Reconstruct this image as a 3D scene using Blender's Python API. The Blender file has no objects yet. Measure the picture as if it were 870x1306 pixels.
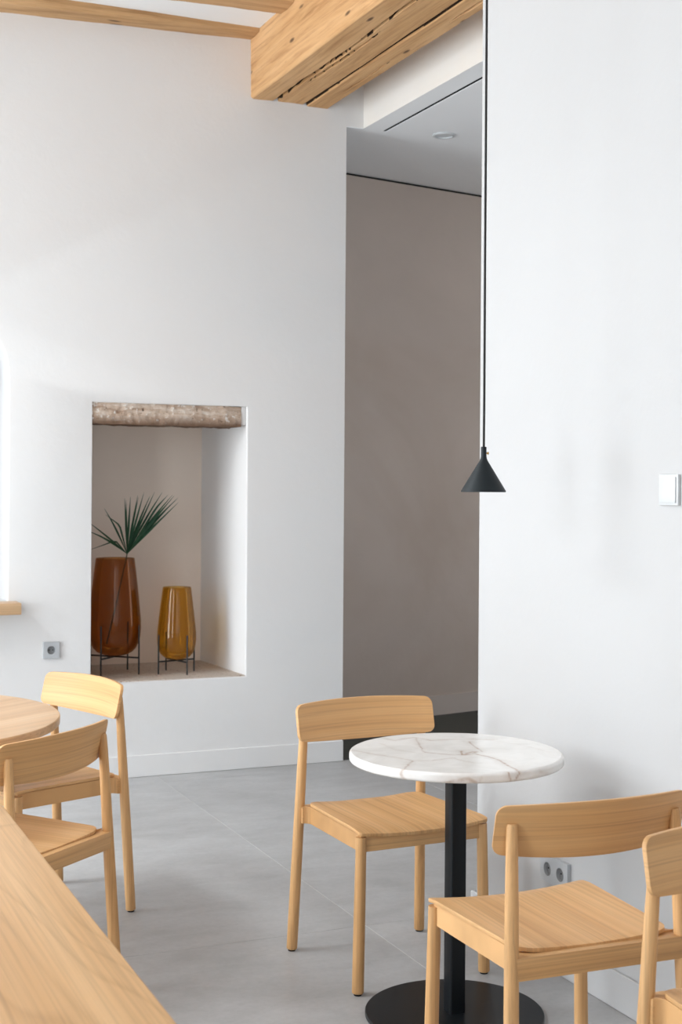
import bpy, bmesh, math, random
from mathutils import Vector, Matrix, noise
from mathutils.geometry import tessellate_polygon

random.seed(7)
SC = bpy.context.scene
COL = SC.collection
PI = math.pi
R = math.radians

# ------------------------------------------------------------------ camera
YAW = R(23.4)                      # room axes: X along the back wall, Y towards it
EYE = 1.4742
cam_d = bpy.data.cameras.new('camera')
cam = bpy.data.objects.new('camera', cam_d); COL.objects.link(cam)
cam.matrix_world = (Matrix.Translation((0, 0, EYE)) @ Matrix.Rotation(-YAW, 4, 'Z')
                    @ Matrix.Rotation(R(90), 4, 'X') @ Matrix.Rotation(0.0069, 4, 'Z'))
cam_d.sensor_fit = 'VERTICAL'; cam_d.sensor_height = 36.0; cam_d.sensor_width = 24.0
cam_d.lens = 1761.2 / 1306 * 36.0
cam_d.shift_y = -(653 - 619.58) / 1306
cam_d.clip_start = 0.05
cam_d.dof.use_dof = True
cam_d.dof.focus_distance = 4.1
cam_d.dof.aperture_fstop = 7.1
SC.camera = cam

# ------------------------------------------------------------------ view, world, daylight
SC.view_settings.view_transform = 'Standard'
SC.view_settings.look = 'None'
SC.view_settings.gamma = 1.0
SC.view_settings.use_curve_mapping = False
SC.view_settings.exposure = 0.22
try:
    SC.cycles.use_denoising = True
    SC.cycles.max_bounces = 14
    SC.cycles.diffuse_bounces = 8
    SC.cycles.transparent_max_bounces = 16
    SC.cycles.sample_clamp_indirect = 6.0
except Exception:
    pass
world = bpy.data.worlds.new('sky'); SC.world = world
world.use_nodes = True
bg = world.node_tree.nodes['Background']
bg.inputs[0].default_value = (0.80, 0.89, 1.0, 1); bg.inputs[1].default_value = 1.0

ROOM_L, ROOM_F = -2.6, -4.6        # window side and the end behind the camera
WALL_T = 6.79                      # front plane of the back wall
WALL_R = 2.280                     # right-hand wall
WALL_R_END = 4.104
WINDOWS = [(0.9, 2.3), (4.3, 6.1)]                   # along Y, in the left wall
WIN_Z = (0.12, 3.40)
FRONT_FILL_WINDOWS = [(-2.2, -0.3), (0.2, 2.0)]               # along X, unseen openings added behind the camera for fill light
def daylight(size_x, size_y, power, loc, rot):  # area lamps for the side windows and the added fill openings
    ld = bpy.data.lights.new('window_daylight', 'AREA')
    ld.shape = 'RECTANGLE'; ld.size = size_x; ld.size_y = size_y
    ld.energy = power; ld.color = (0.90, 0.96, 1.0)
    lo = bpy.data.objects.new('window_daylight', ld); COL.objects.link(lo)
    lo.location = loc; lo.rotation_euler = rot
for (ya, yb), pw in zip(WINDOWS, (110, 175)):
    daylight(WIN_Z[1]-WIN_Z[0], yb-ya, pw, (ROOM_L-0.22, (ya+yb)/2, sum(WIN_Z)/2), (0, R(-90), 0))
for (xa, xb), pw in zip(FRONT_FILL_WINDOWS, (26, 8)):
    daylight(xb-xa, WIN_Z[1]-WIN_Z[0], pw, ((xa+xb)/2, ROOM_F-0.22, sum(WIN_Z)/2), (R(90), 0, 0))
HALL_FILL_WINDOW = (4.5, 6.3, 0.3, 2.9)                       # Y and Z range, unseen opening added to brighten the hall
daylight(2.6, 1.8, 12, (6.42, 5.4, 1.6), (0, R(90), 0))
ROOF_FILL = (-2.5, -1.4, 3.9, 6.3)                          # unseen roof opening added for top light, left of the view
daylight(ROOF_FILL[1]-ROOF_FILL[0], ROOF_FILL[3]-ROOF_FILL[2], 170, ((ROOF_FILL[0]+ROOF_FILL[1])/2, (ROOF_FILL[2]+ROOF_FILL[3])/2, 4.12), (0, 0, 0))

# ------------------------------------------------------------------ helpers
def mesh_obj(name, bm, mat, parent=None, smooth=None):
    me = bpy.data.meshes.new(name)
    bmesh.ops.recalc_face_normals(bm, faces=bm.faces)
    if smooth is not None:
        for f in bm.faces: f.smooth = True
    bm.to_mesh(me); bm.free()
    if smooth is not None: me.set_sharp_from_angle(angle=R(smooth))
    if mat: me.materials.append(mat)
    o = bpy.data.objects.new(name, me); COL.objects.link(o)
    if parent: o.parent = parent
    return o

def empty(name, loc=(0, 0, 0), rz=0):
    o = bpy.data.objects.new(name, None); COL.objects.link(o)
    o.location = loc; o.rotation_euler = (0, 0, rz); o.empty_display_size = 0.1
    return o

def tag(o, label, cat, group=None):
    o['label'] = label; o['category'] = cat
    if group: o['group'] = group
    return o

def struct(o, label=None):
    o['kind'] = 'structure'
    if label: o['label'] = label
    return o

def box(bm, x0, x1, y0, y1, z0, z1):
    v = [bm.verts.new(p) for p in ((x0,y0,z0),(x1,y0,z0),(x1,y1,z0),(x0,y1,z0),(x0,y0,z1),(x1,y0,z1),(x1,y1,z1),(x0,y1,z1))]
    for q in ((0,3,2,1),(4,5,6,7),(0,1,5,4),(1,2,6,5),(2,3,7,6),(3,0,4,7)):
        bm.faces.new([v[i] for i in q])
    return v

def bevel_sharp(bm, w, seg=2, ang=40):
    bm.normal_update()
    bmesh.ops.recalc_face_normals(bm, faces=bm.faces)
    es = [e for e in bm.edges if len(e.link_faces) == 2 and e.calc_face_angle(0) > R(ang)]
    if es:
        bmesh.ops.bevel(bm, geom=es, offset=w, segments=seg, profile=0.5, affect='EDGES', clamp_overlap=True)

def bbox_obj(name, dims, mat, parent=None, bev=0.002, seg=2):
    bm = bmesh.new(); box(bm, *dims)
    if bev: bevel_sharp(bm, bev, seg)
    return mesh_obj(name, bm, mat, parent, 30 if bev else None)

def lathe(bm, prof, n=32, cx=0, cy=0, close=False):
    rings = []
    for r, z in prof:
        if r < 1e-6: rings.append([bm.verts.new((cx, cy, z))])
        else: rings.append([bm.verts.new((cx + r*math.cos(2*PI*k/n), cy + r*math.sin(2*PI*k/n), z)) for k in range(n)])
    pairs = list(zip(rings, rings[1:]))
    if close: pairs.append((rings[-1], rings[0]))
    for a, b in pairs:
        for k in range(n):
            k2 = (k+1) % n
            if len(a) == 1 and len(b) == 1: continue
            if len(a) == 1: bm.faces.new((a[0], b[k], b[k2]))
            elif len(b) == 1: bm.faces.new((a[k], b[0], a[k2]))
            else: bm.faces.new((a[k], b[k], b[k2], a[k2]))

def tube(bm, pts, rad, n=10, caps=True):
    pts = [Vector(p) for p in pts]
    rads = rad if isinstance(rad, (list, tuple)) else [rad]*len(pts)
    rings = []
    for i, p in enumerate(pts):
        t = (pts[min(i+1, len(pts)-1)] - pts[max(i-1, 0)]).normalized()
        up = Vector((0, 0, 1)) if abs(t.z) < 0.9 else Vector((0, 1, 0))
        a = t.cross(up).normalized(); b = t.cross(a).normalized()
        rings.append([bm.verts.new(p + (a*math.cos(2*PI*k/n) + b*math.sin(2*PI*k/n))*rads[i]) for k in range(n)])
    for a, b in zip(rings, rings[1:]):
        for k in range(n): bm.faces.new((a[k], a[(k+1) % n], b[(k+1) % n], b[k]))
    if caps:
        bm.faces.new(rings[0][::-1]); bm.faces.new(rings[-1])
    return rings

def prism(bm, pts, z0, z1):
    lo = [bm.verts.new((x, y, z0)) for x, y in pts]; hi = [bm.verts.new((x, y, z1)) for x, y in pts]
    n = len(pts)
    bm.faces.new(lo[::-1]); bm.faces.new(hi)
    for k in range(n): bm.faces.new((lo[k], lo[(k+1) % n], hi[(k+1) % n], hi[k]))

def plate(bm, xs, lo, hi, rows, fn):
    """two-sided curved plate: columns at xs, bounds lo/hi, fn(x, h, side) -> point"""
    g = {0: [], 1: []}
    for side in (0, 1):
        for x in xs:
            a, b = lo(x), hi(x)
            g[side].append([bm.verts.new(fn(x, a + (b-a)*k/rows, side)) for k in range(rows+1)])
    n = len(xs)
    for i in range(n-1):
        for k in range(rows):
            bm.faces.new((g[0][i][k], g[0][i+1][k], g[0][i+1][k+1], g[0][i][k+1]))
            bm.faces.new((g[1][i][k+1], g[1][i+1][k+1], g[1][i+1][k], g[1][i][k]))
        bm.faces.new((g[0][i][0], g[1][i][0], g[1][i+1][0], g[0][i+1][0]))
        bm.faces.new((g[0][i+1][rows], g[1][i+1][rows], g[1][i][rows], g[0][i][rows]))
    for k in range(rows):
        bm.faces.new((g[0][0][k+1], g[1][0][k+1], g[1][0][k], g[0][0][k]))
        bm.faces.new((g[0][n-1][k], g[1][n-1][k], g[1][n-1][k+1], g[0][n-1][k+1]))

def round_xs(w, r, mid=18, arc=7):
    e = [w - r + r*math.sin(PI/2*k/arc) for k in range(arc+1)]
    m = [-(w-r) + 2*(w-r)*k/mid for k in range(1, mid)]
    return [-x for x in e[::-1]] + m + e

def cut(x, w, r):      # corner rounding: how far the bound is pulled in at |x|
    d = abs(x) - (w - r)
    if d <= 0: return 0
    return r - math.sqrt(max(r*r - d*d, 0))

# ------------------------------------------------------------------ materials
def new_mat(name, rough=0.5, spec=0.5):
    m = bpy.data.materials.new(name); m.use_nodes = True
    nt = m.node_tree; b = nt.nodes['Principled BSDF']
    b.inputs['Roughness'].default_value = rough
    b.inputs['Specular IOR Level'].default_value = spec
    return m, nt, b

def N(nt, t, **kw):
    n = nt.nodes.new(t)
    for k, v in kw.items(): setattr(n, k, v)
    return n

def noise_node(nt, vec, scale, detail=4, rough=0.55, dist=0.0):
    n = N(nt, 'ShaderNodeTexNoise')
    n.inputs['Scale'].default_value = scale; n.inputs['Detail'].default_value = detail
    n.inputs['Roughness'].default_value = rough; n.inputs['Distortion'].default_value = dist
    nt.links.new(vec, n.inputs['Vector'])
    return n.outputs['Fac']

def ramp(nt, fac, stops):
    r = N(nt, 'ShaderNodeValToRGB')
    el = r.color_ramp.elements
    while len(el) > 1: el.remove(el[-1])
    for i, (p, c) in enumerate(stops):
        e = el[0] if i == 0 else el.new(p)
        e.position = p; e.color = (*c, 1) if len(c) == 3 else c
    nt.links.new(fac, r.inputs[0])
    return r.outputs[0]

def mixc(nt, fac, a, b, blend='MIX'):
    m = N(nt, 'ShaderNodeMix', data_type='RGBA', blend_type=blend)
    for sock, v in ((m.inputs[0], fac), (m.inputs[6], a), (m.inputs[7], b)):
        if isinstance(v, bpy.types.NodeSocket): nt.links.new(v, sock)
        elif isinstance(v, (int, float)): sock.default_value = v
        else: sock.default_value = (*v, 1)
    return m.outputs[2]

def bump(nt, b, h, strength, dist=0.01):
    n = N(nt, 'ShaderNodeBump'); n.inputs['Strength'].default_value = strength; n.inputs['Distance'].default_value = dist
    nt.links.new(h, n.inputs['Height']); nt.links.new(n.outputs[0], b.inputs['Normal'])

def coords(nt, scale=(1, 1, 1), rnd=True):
    tc = N(nt, 'ShaderNodeTexCoord'); mp = N(nt, 'ShaderNodeMapping')
    mp.inputs['Scale'].default_value = scale
    nt.links.new(tc.outputs['Object'], mp.inputs['Vector'])
    if rnd:
        oi = N(nt, 'ShaderNodeObjectInfo'); ml = N(nt, 'ShaderNodeMath', operation='MULTIPLY'); ml.inputs[1].default_value = 23.0
        nt.links.new(oi.outputs['Random'], ml.inputs[0]); nt.links.new(ml.outputs[0], mp.inputs['Location'])
    return mp.outputs[0]

def wood(name, axis, light, mid, dark, rough=0.46, fine=170, broad=20, along=1.3, contrast=1.0, cath=0.0, bumpk=0.05, thin=None):
    m, nt, b = new_mat(name, rough, 0.36)
    s1 = [fine]*3; s1[axis] = along
    s2 = [broad]*3; s2[axis] = along*0.33
    if thin is not None: s1[thin] = 4.0; s2[thin] = 1.0
    f1 = noise_node(nt, coords(nt, s1), 1.0, 3, 0.6)
    f2 = noise_node(nt, coords(nt, s2), 1.0, 2, 0.45, 0.2)
    c = ramp(nt, f2, [(0.25, dark), (0.50, mid), (0.75, light)])
    fr = ramp(nt, f1, [(0.32, (1-0.20*contrast,)*3), (0.55, (1, 1, 1)), (0.8, (1+0.04*contrast,)*3)])
    col = mixc(nt, 1.0, c, fr, 'MULTIPLY')
    if cath > 0:
        s3 = [3.2]*3; s3[axis] = 0.55
        f3 = noise_node(nt, coords(nt, s3), 1.0, 2, 0.4, 0.3)
        ml = N(nt, 'ShaderNodeMath', operation='MULTIPLY'); ml.inputs[1].default_value = 15.0; nt.links.new(f3, ml.inputs[0])
        fr3 = N(nt, 'ShaderNodeMath', operation='FRACT'); nt.links.new(ml.outputs[0], fr3.inputs[0])
        rg = ramp(nt, fr3.outputs[0], [(0.0, (1-cath, 1-cath*1.15, 1-cath*1.4)), (0.22, (1, 1, 1)), (0.9, (1, 1, 1)), (1.0, (1-cath, 1-cath*1.15, 1-cath*1.4))])
        col = mixc(nt, 1.0, col, rg, 'MULTIPLY')
    nt.links.new(col, b.inputs['Base Color'])
    bump(nt, b, f1, bumpk, 0.002)
    return m

OAK = ((0.69, 0.415, 0.195), (0.63, 0.36, 0.155), (0.54, 0.29, 0.113))
oak_x = wood('oak grain across', 0, *OAK, thin=1)
oak_y = wood('oak grain lengthwise', 1, *OAK, broad=22, thin=2)
oak_z = wood('oak grain upright', 2, *OAK)
oak_top = wood('oak table top', 1, (0.71, 0.455, 0.235), (0.645, 0.39, 0.185), (0.555, 0.315, 0.135), rough=0.38, cath=0.13, broad=9)
oak_round = wood('oak round top', 0, (0.66, 0.45, 0.27), (0.60, 0.385, 0.21), (0.51, 0.30, 0.145), rough=0.34, broad=13)
oak_shelf = wood('oak shelf', 0, (0.68, 0.47, 0.29), (0.62, 0.41, 0.235), (0.54, 0.34, 0.18))

def plaster(name, base, var, rough=0.85, warm=None, scale=1.1, bumpk=0.12):
    m, nt, b = new_mat(name, rough, 0.25)
    v = coords(nt, (1, 1, 1), False)
    f = noise_node(nt, v, scale, 5, 0.6, 0.4)
    c = ramp(nt, f, [(0.30, tuple(x*(1-var) for x in base)), (0.70, base)])
    if warm:
        f2 = noise_node(nt, v, 0.6, 4, 0.65, 0.8)
        c = mixc(nt, ramp(nt, f2, [(0.45, (0, 0, 0)), (0.72, (1, 1, 1))]), c, warm)
    nt.links.new(c, b.inputs['Base Color'])
    h = noise_node(nt, v, 9, 6, 0.6, 0.3)
    bump(nt, b, h, bumpk, 0.02)
    return m

m_wall = plaster('white lime plaster', (0.73, 0.73, 0.73), 0.045, warm=(0.73, 0.715, 0.705))
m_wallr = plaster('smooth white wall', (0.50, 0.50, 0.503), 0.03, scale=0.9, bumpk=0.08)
m_arch = plaster('smooth arch plaster', (0.62, 0.62, 0.62), 0.02)
m_niche_bounce = plaster('niche plaster', (0.82, 0.715, 0.625), 0.05)  # warm tone paints bounced light into the niche back
m_header = plaster('bounce-tinted plaster', (0.80, 0.775, 0.735), 0.05, warm=(0.80, 0.745, 0.67))  # warm tint paints in light bounced off the timber
m_ceil = plaster('white ceiling paint', (0.83, 0.83, 0.83), 0.02, bumpk=0.05)
m_hallceil = plaster('hall ceiling paint', (0.84, 0.85, 0.86), 0.02, bumpk=0.02)
m_hall = plaster('beige hall plaster', (0.61, 0.525, 0.465), 0.07, warm=(0.53, 0.44, 0.375), scale=1.6)
m_hallbase = plaster('beige hall skirting', (0.61, 0.54, 0.49), 0.03)

def flat(name, col, rough=0.5, metal=0.0, spec=0.5):
    m, nt, b = new_mat(name, rough, spec)
    f = noise_node(nt, coords(nt, (1, 1, 1), False), 30, 3, 0.5)
    c = ramp(nt, f, [(0.3, tuple(x*0.93 for x in col)), (0.7, col)])
    nt.links.new(c, b.inputs['Base Color']); b.inputs['Metallic'].default_value = metal
    return m

m_black = flat('black painted steel', (0.006, 0.008, 0.010), 0.34, spec=0.22)
m_rod = flat('dark wire', (0.030, 0.032, 0.034), 0.45, 0.3)
m_shade = flat('matt black shade', (0.012, 0.017, 0.020), 0.5, spec=0.25)
m_cord = flat('black cord', (0.006, 0.006, 0.006), 0.7)
m_brass = flat('brass screw', (0.55, 0.33, 0.09), 0.3, 1.0)
m_pad = flat('black felt pad', (0.012, 0.012, 0.012), 0.9)
m_plastic = flat('white plastic', (0.60, 0.62, 0.63), 0.35)
m_alu = flat('silver grey plastic', (0.47, 0.49, 0.51), 0.38)
m_socket = flat('grey socket insert', (0.22, 0.225, 0.23), 0.45)
m_dark = flat('dark void', (0.008, 0.010, 0.010), 0.9, spec=0.1)
m_grout = flat('pale grout', (0.62, 0.62, 0.60), 0.9)
m_steel = flat('steel clip', (0.5, 0.5, 0.5), 0.3, 1.0)

# concrete-look floor tile
m_tile, nt, b = new_mat('grey concrete tile', 0.42, 0.42)
v = coords(nt, (1, 1, 1), True)
f1 = noise_node(nt, v, 1.6, 6, 0.62, 0.7)
v2 = coords(nt, (2.6, 6.0, 1), True)
f2 = noise_node(nt, v2, 1.6, 5, 0.6, 0.5)
c = ramp(nt, f1, [(0.30, (0.345, 0.345, 0.345)), (0.55, (0.43, 0.432, 0.436)), (0.75, (0.485, 0.488, 0.495))])
c = mixc(nt, 0.30, c, ramp(nt, f2, [(0.32, (0.31, 0.308, 0.306)), (0.68, (0.52, 0.523, 0.53))]))
f3 = noise_node(nt, v, 60, 4, 0.6)
c = mixc(nt, 1.0, c, ramp(nt, f3, [(0.3, (0.93, 0.93, 0.93)), (0.6, (1, 1, 1))]), 'MULTIPLY')
nt.links.new(c, b.inputs['Base Color'])
rr = ramp(nt, f1, [(0.3, (0.38,)*3), (0.7, (0.50,)*3)]); nt.links.new(rr, b.inputs['Roughness'])
bump(nt, b, f3, 0.03, 0.002)
m_hallfloor = flat('dark green grey hall floor', (0.050, 0.058, 0.050), 0.55)

# niche floor: speckled terrazzo
m_terr, nt, b = new_mat('speckled niche floor', 0.75, 0.3)
v = coords(nt, (1, 1, 1), False)
vo = N(nt, 'ShaderNodeTexVoronoi'); vo.inputs['Scale'].default_value = 55; nt.links.new(v, vo.inputs['Vector'])
c = ramp(nt, vo.outputs['Distance'], [(0.0, (0.22, 0.14, 0.10)), (0.26, (0.30, 0.21, 0.16)), (0.36, (0.50, 0.42, 0.36)), (1, (0.54, 0.47, 0.41))])
f = noise_node(nt, v, 14, 4, 0.6)
c = mixc(nt, ramp(nt, f, [(0.40, (0, 0, 0)), (0.6, (1, 1, 1))]), (0.50, 0.43, 0.37), c)
nt.links.new(c, b.inputs['Base Color'])

# marble (veins come from the 'vein' attribute baked along the slab)
m_marble, nt, b = new_mat('white marble', 0.22, 0.5)
v = coords(nt, (1, 1, 1), False)
at = N(nt, 'ShaderNodeAttribute'); at.attribute_name = 'vein'
f = noise_node(nt, v, 7, 5, 0.6, 1.0)
c = ramp(nt, f, [(0.3, (0.71, 0.695, 0.67)), (0.6, (0.82, 0.81, 0.79))])
f2 = noise_node(nt, v, 28, 4, 0.6, 0.6)
md = N(nt, 'ShaderNodeMath', operation='MULTIPLY'); nt.links.new(at.outputs['Fac'], md.inputs[0])
nt.links.new(ramp(nt, f2, [(0.30, (0.30,)*3), (0.6, (1,)*3)]), md.inputs[1])
c = mixc(nt, md.outputs[0], c, (0.34, 0.205, 0.125))
nt.links.new(c, b.inputs['Base Color'])
b.inputs['Subsurface Weight'].default_value = 0.0

# old timber
def timber(name, axis, light, mid, dark):
    m, nt, b = new_mat(name, 0.7, 0.25)
    s1 = [70]*3; s1[axis] = 2.5
    s2 = [9]*3; s2[axis] = 0.8
    f1 = noise_node(nt, coords(nt, s1, False), 1.0, 4, 0.65, 0.3)
    f2 = noise_node(nt, coords(nt, s2, False), 1.0, 4, 0.6, 1.2)
    c = ramp(nt, f2, [(0.28, dark), (0.45, mid), (0.68, light)])
    c = mixc(nt, 1.0, c, ramp(nt, f1, [(0.30, (0.74, 0.68, 0.63)), (0.5, (1, 1, 1)), (0.8, (1.06, 1.05, 1.03))]), 'MULTIPLY')
    s3 = [11]*3; s3[axis] = 3.2
    vo = N(nt, 'ShaderNodeTexVoronoi'); vo.inputs['Scale'].default_value = 1.0; nt.links.new(coords(nt, s3, False), vo.inputs['Vector'])
    c = mixc(nt, ramp(nt, vo.outputs['Distance'], [(0.0, (1, 1, 1)), (0.07, (0.85,)*3), (0.13, (0, 0, 0))]), c, (0.10, 0.055, 0.03))
    nt.links.new(c, b.inputs['Base Color'])
    bump(nt, b, f1, 0.35, 0.004)
    return m
TB = ((0.66, 0.405, 0.205), (0.575, 0.335, 0.155), (0.42, 0.22, 0.09))
m_crack_shade = flat('painted shade in crack and seam', (0.045, 0.028, 0.018), 0.95, spec=0.1)  # crack and seam faces coloured dark in place of their shade
tim_y = timber('old pine beam', 1, *TB)
tim_x = timber('old pine joist', 0, (0.60, 0.38, 0.20), (0.48, 0.285, 0.135), (0.31, 0.165, 0.072))

m_lintel, nt, b = new_mat('weathered lintel', 0.9, 0.2)
v = coords(nt, (6, 20, 30), False)
f = noise_node(nt, v, 1.0, 6, 0.65, 0.6)
c = ramp(nt, f, [(0.30, (0.20, 0.115, 0.075)), (0.42, (0.42, 0.31, 0.235)), (0.55, (0.55, 0.44, 0.355)), (0.70, (0.70, 0.64, 0.58))])
f2 = noise_node(nt, coords(nt, (1, 1, 1), False), 42, 5, 0.7)
c = mixc(nt, ramp(nt, f2, [(0.58, (0, 0, 0)), (0.64, (1, 1, 1))]), c, (0.75, 0.72, 0.68))
c = mixc(nt, ramp(nt, f2, [(0.32, (1, 1, 1)), (0.38, (0, 0, 0))]), c, (0.06, 0.035, 0.022))
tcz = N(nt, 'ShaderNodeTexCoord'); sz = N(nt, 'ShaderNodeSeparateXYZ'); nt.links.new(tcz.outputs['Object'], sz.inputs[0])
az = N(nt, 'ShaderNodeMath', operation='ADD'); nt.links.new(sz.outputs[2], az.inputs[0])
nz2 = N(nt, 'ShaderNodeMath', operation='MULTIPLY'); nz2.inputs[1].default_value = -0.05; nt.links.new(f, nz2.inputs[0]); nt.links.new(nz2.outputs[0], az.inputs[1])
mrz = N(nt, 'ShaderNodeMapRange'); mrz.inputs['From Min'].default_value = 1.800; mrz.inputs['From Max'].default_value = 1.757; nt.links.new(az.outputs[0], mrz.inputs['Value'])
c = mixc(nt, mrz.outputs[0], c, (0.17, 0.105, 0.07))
nt.links.new(c, b.inputs['Base Color']); bump(nt, b, f2, 0.6, 0.01)

def glass(name, col, refl=0.7, body=0.05):
    m = bpy.data.materials.new(name); m.use_nodes = True
    nt = m.node_tree; nt.nodes.clear()
    out = N(nt, 'ShaderNodeOutputMaterial'); tr = N(nt, 'ShaderNodeBsdfTransparent'); gl = N(nt, 'ShaderNodeBsdfGlossy')
    gl.inputs['Roughness'].default_value = 0.04; gl.inputs['Color'].default_value = (1, 0.93, 0.80, 1)
    tr.inputs['Color'].default_value = (*col, 1)
    fr = N(nt, 'ShaderNodeFresnel'); fr.inputs['IOR'].default_value = 1.5
    # a little of the glass body scatters: smoky amber
    df = N(nt, 'ShaderNodeBsdfDiffuse'); df.inputs['Color'].default_value = (0.22, 0.085, 0.012, 1)
    m1 = N(nt, 'ShaderNodeMixShader'); m1.inputs[0].default_value = body
    nt.links.new(tr.outputs[0], m1.inputs[1]); nt.links.new(df.outputs[0], m1.inputs[2])
    mx = N(nt, 'ShaderNodeMixShader')
    ml = N(nt, 'ShaderNodeMath', operation='MULTIPLY'); ml.inputs[1].default_value = refl; nt.links.new(fr.outputs[0], ml.inputs[0])
    nt.links.new(ml.outputs[0], mx.inputs[0]); nt.links.new(m1.outputs[0], mx.inputs[1]); nt.links.new(gl.outputs[0], mx.inputs[2])
    nt.links.new(mx.outputs[0], out.inputs[0])
    return m
g_big = glass('dark amber glass', (0.66, 0.365, 0.135))
g_small = glass('golden amber glass', (0.87, 0.63, 0.20))

g_clear = glass('clear inner glass', (0.97, 0.95, 0.90), 0.35, 0.0)
m_leaf, nt, b = new_mat('palm green', 0.42, 0.4)
f = noise_node(nt, coords(nt, (20, 20, 20), True), 1.0, 3, 0.5)
nt.links.new(ramp(nt, f, [(0.3, (0.014, 0.060, 0.032)), (0.7, (0.034, 0.105, 0.052))]), b.inputs['Base Color'])
m_stem = flat('brown green stem', (0.045, 0.050, 0.022), 0.6)

# ------------------------------------------------------------------ the setting
def face_holes(bm, outer, holes, fn):
    loops = [[Vector((x, z, 0)) for x, z in outer]] + [[Vector((x, z, 0)) for x, z in h] for h in holes]
    flatv = [bm.verts.new(fn(p.x, p.y)) for l in loops for p in l]
    for t in tessellate_polygon(loops):
        try: bm.faces.new([flatv[i] for i in t])
        except ValueError: pass
    idx = 0; out = []
    for l in loops:
        out.append(flatv[idx:idx+len(l)]); idx += len(l)
    return out

def bridge(bm, la, lb):
    n = len(la)
    for k in range(n): bm.faces.new((la[k], la[(k+1) % n], lb[(k+1) % n], lb[k]))

# --- back wall with the vase niche and an arched niche
NX0, NX1, NZ0, NZ1 = 1.590, 2.403, 0.482, 1.882
AX1, AR, AZ0, AZS = 1.176, 0.31, 0.905, 2.0
def rect_loop(x0, x1, z0, z1): return [(x0, z0), (x1, z0), (x1, z1), (x0, z1)]
def arch_loop(e):
    x1 = AX1 + e; x0 = AX1 - 2*AR - e; r = AR + e; cx = AX1 - AR
    return [(x0, AZ0), (x1, AZ0)] + [(cx + r*math.cos(PI*k/24), AZS + r*math.sin(PI*k/24)) for k in range(25)]
bm = bmesh.new()
outer = [(ROOM_L, 0), (2.956, 0), (2.956, 3.40), (3.07, 3.40), (3.07, 3.95), (ROOM_L, 3.95)]
e = 0.010
loops = face_holes(bm, outer, [rect_loop(NX0-e*0.3, NX1+e, NZ0-e, NZ1+e*0.3), arch_loop(e)], lambda x, z: (x, WALL_T, z))
# soft niche edges, then the reveals
def recess(loop_fn, front, depth, back_fn=None):
    prev = front
    for k in (1, 2, 3, 4):
        a = PI/2*k/4
        cur = [bm.verts.new((x, WALL_T + e*(1-math.cos(a)), z)) for x, z in loop_fn(e*(1-math.sin(a)))]
        bridge(bm, prev, cur); prev = cur
    return prev
nf = recess(lambda q: rect_loop(NX0-q*0.3, NX1+q, NZ0-q, NZ1+q*0.3), loops[1], 0)
af = recess(arch_loop, loops[2], 0)
arch_pts = [v.co.copy() for v in af]
# outer edges of the wall: end face towards the hall
for (x, z0, z1) in ((2.956, 0, 3.40),):
    q = [bm.verts.new(p) for p in ((x, WALL_T, z0), (x, WALL_T+0.95, z0), (x, WALL_T+0.95, z1), (x, WALL_T, z1))]
    bm.faces.new(q)
wall_back = struct(mesh_obj('wall_back', bm, m_wall, None, 40), 'white plastered back wall with a square vase niche')
bm = bmesh.new()
af = [bm.verts.new(p) for p in arch_pts]; ab = [bm.verts.new((p.x, WALL_T+0.34, p.z)) for p in arch_pts]; bridge(bm, af, ab); bm.faces.new(ab)
mesh_obj('arch_lining', bm, m_arch, wall_back, 30)
# niche lining (white, its back tinted with painted bounce light) as part of the wall
bm = bmesh.new()
ND = 7.465
f0 = [bm.verts.new((x, WALL_T + e, z)) for x, z in rect_loop(NX0, NX1, NZ0, NZ1)]
f1_ = [bm.verts.new(p) for p in ((NX0, ND, NZ0), (2.372, ND, NZ0), (2.372, ND, NZ1), (NX0, ND, NZ1))]
for k in (1, 2, 3): bm.faces.new((f0[k], f0[(k+1) % 4], f1_[(k+1) % 4], f1_[k]))
mesh_obj('niche_lining', bm, m_wall, wall_back)
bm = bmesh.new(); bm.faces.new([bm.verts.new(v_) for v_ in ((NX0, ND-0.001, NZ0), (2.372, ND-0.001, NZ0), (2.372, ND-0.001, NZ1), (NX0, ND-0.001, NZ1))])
mesh_obj('niche_back', bm, m_niche_bounce, wall_back)
bm = bmesh.new()
p = [(NX0, WALL_T+0.004), (NX1, WALL_T+0.004), (2.374, ND), (NX0, ND)]
prism(bm, p, NZ0-0.02, NZ0+0.0025)
mesh_obj('niche_floor', bm, m_terr, wall_back)
# weathered lintel: a rough block let into the top of the niche
bm = bmesh.new()
nx_, nz_, ny_ = 90, 14, 8
LZ0, LZ1 = 1.776, 1.884
def lint(x, y, z, face):
    n = noise.noise(Vector((x*9, y*9, z*14)))*0.006 + noise.noise(Vector((x*40, y*40, z*40)))*0.004
    return n
grid = []
x0, x1 = NX0-0.012, 2.374
for i in range(nx_+1):
    x = x0 + (x1-x0)*i/nx_
    row = []
    top = LZ1 + 0.004*noise.noise(Vector((x*6, 0, 5))) - 0.010*max(0, (x-1.62)/0.76)*0.4
    for k in range(nz_+1):                      # front face, top to bottom
        z = top + (LZ0-top)*k/nz_
        row.append((x, WALL_T + 0.008 - lint(x, 0, z, 0)*1.2, z + (0.004*noise.noise(Vector((x*22, 3, 1))) if k == nz_ else 0)))
    for k in range(1, ny_+1):                   # underside
        row.append((x, WALL_T + 0.008 + 0.22*k/ny_, LZ0 + lint(x, k*0.03, LZ0, 1)))
    grid.append([bm.verts.new(p) for p in row])
for a, b_ in zip(grid, grid[1:]):
    for k in range(len(a)-1): bm.faces.new((a[k], a[k+1], b_[k+1], b_[k]))
for ge in (grid[0], grid[-1]):
    c_ = bm.verts.new((ge[0].co.x, WALL_T+0.228, LZ1)); bm.faces.new(ge + [c_])
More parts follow.
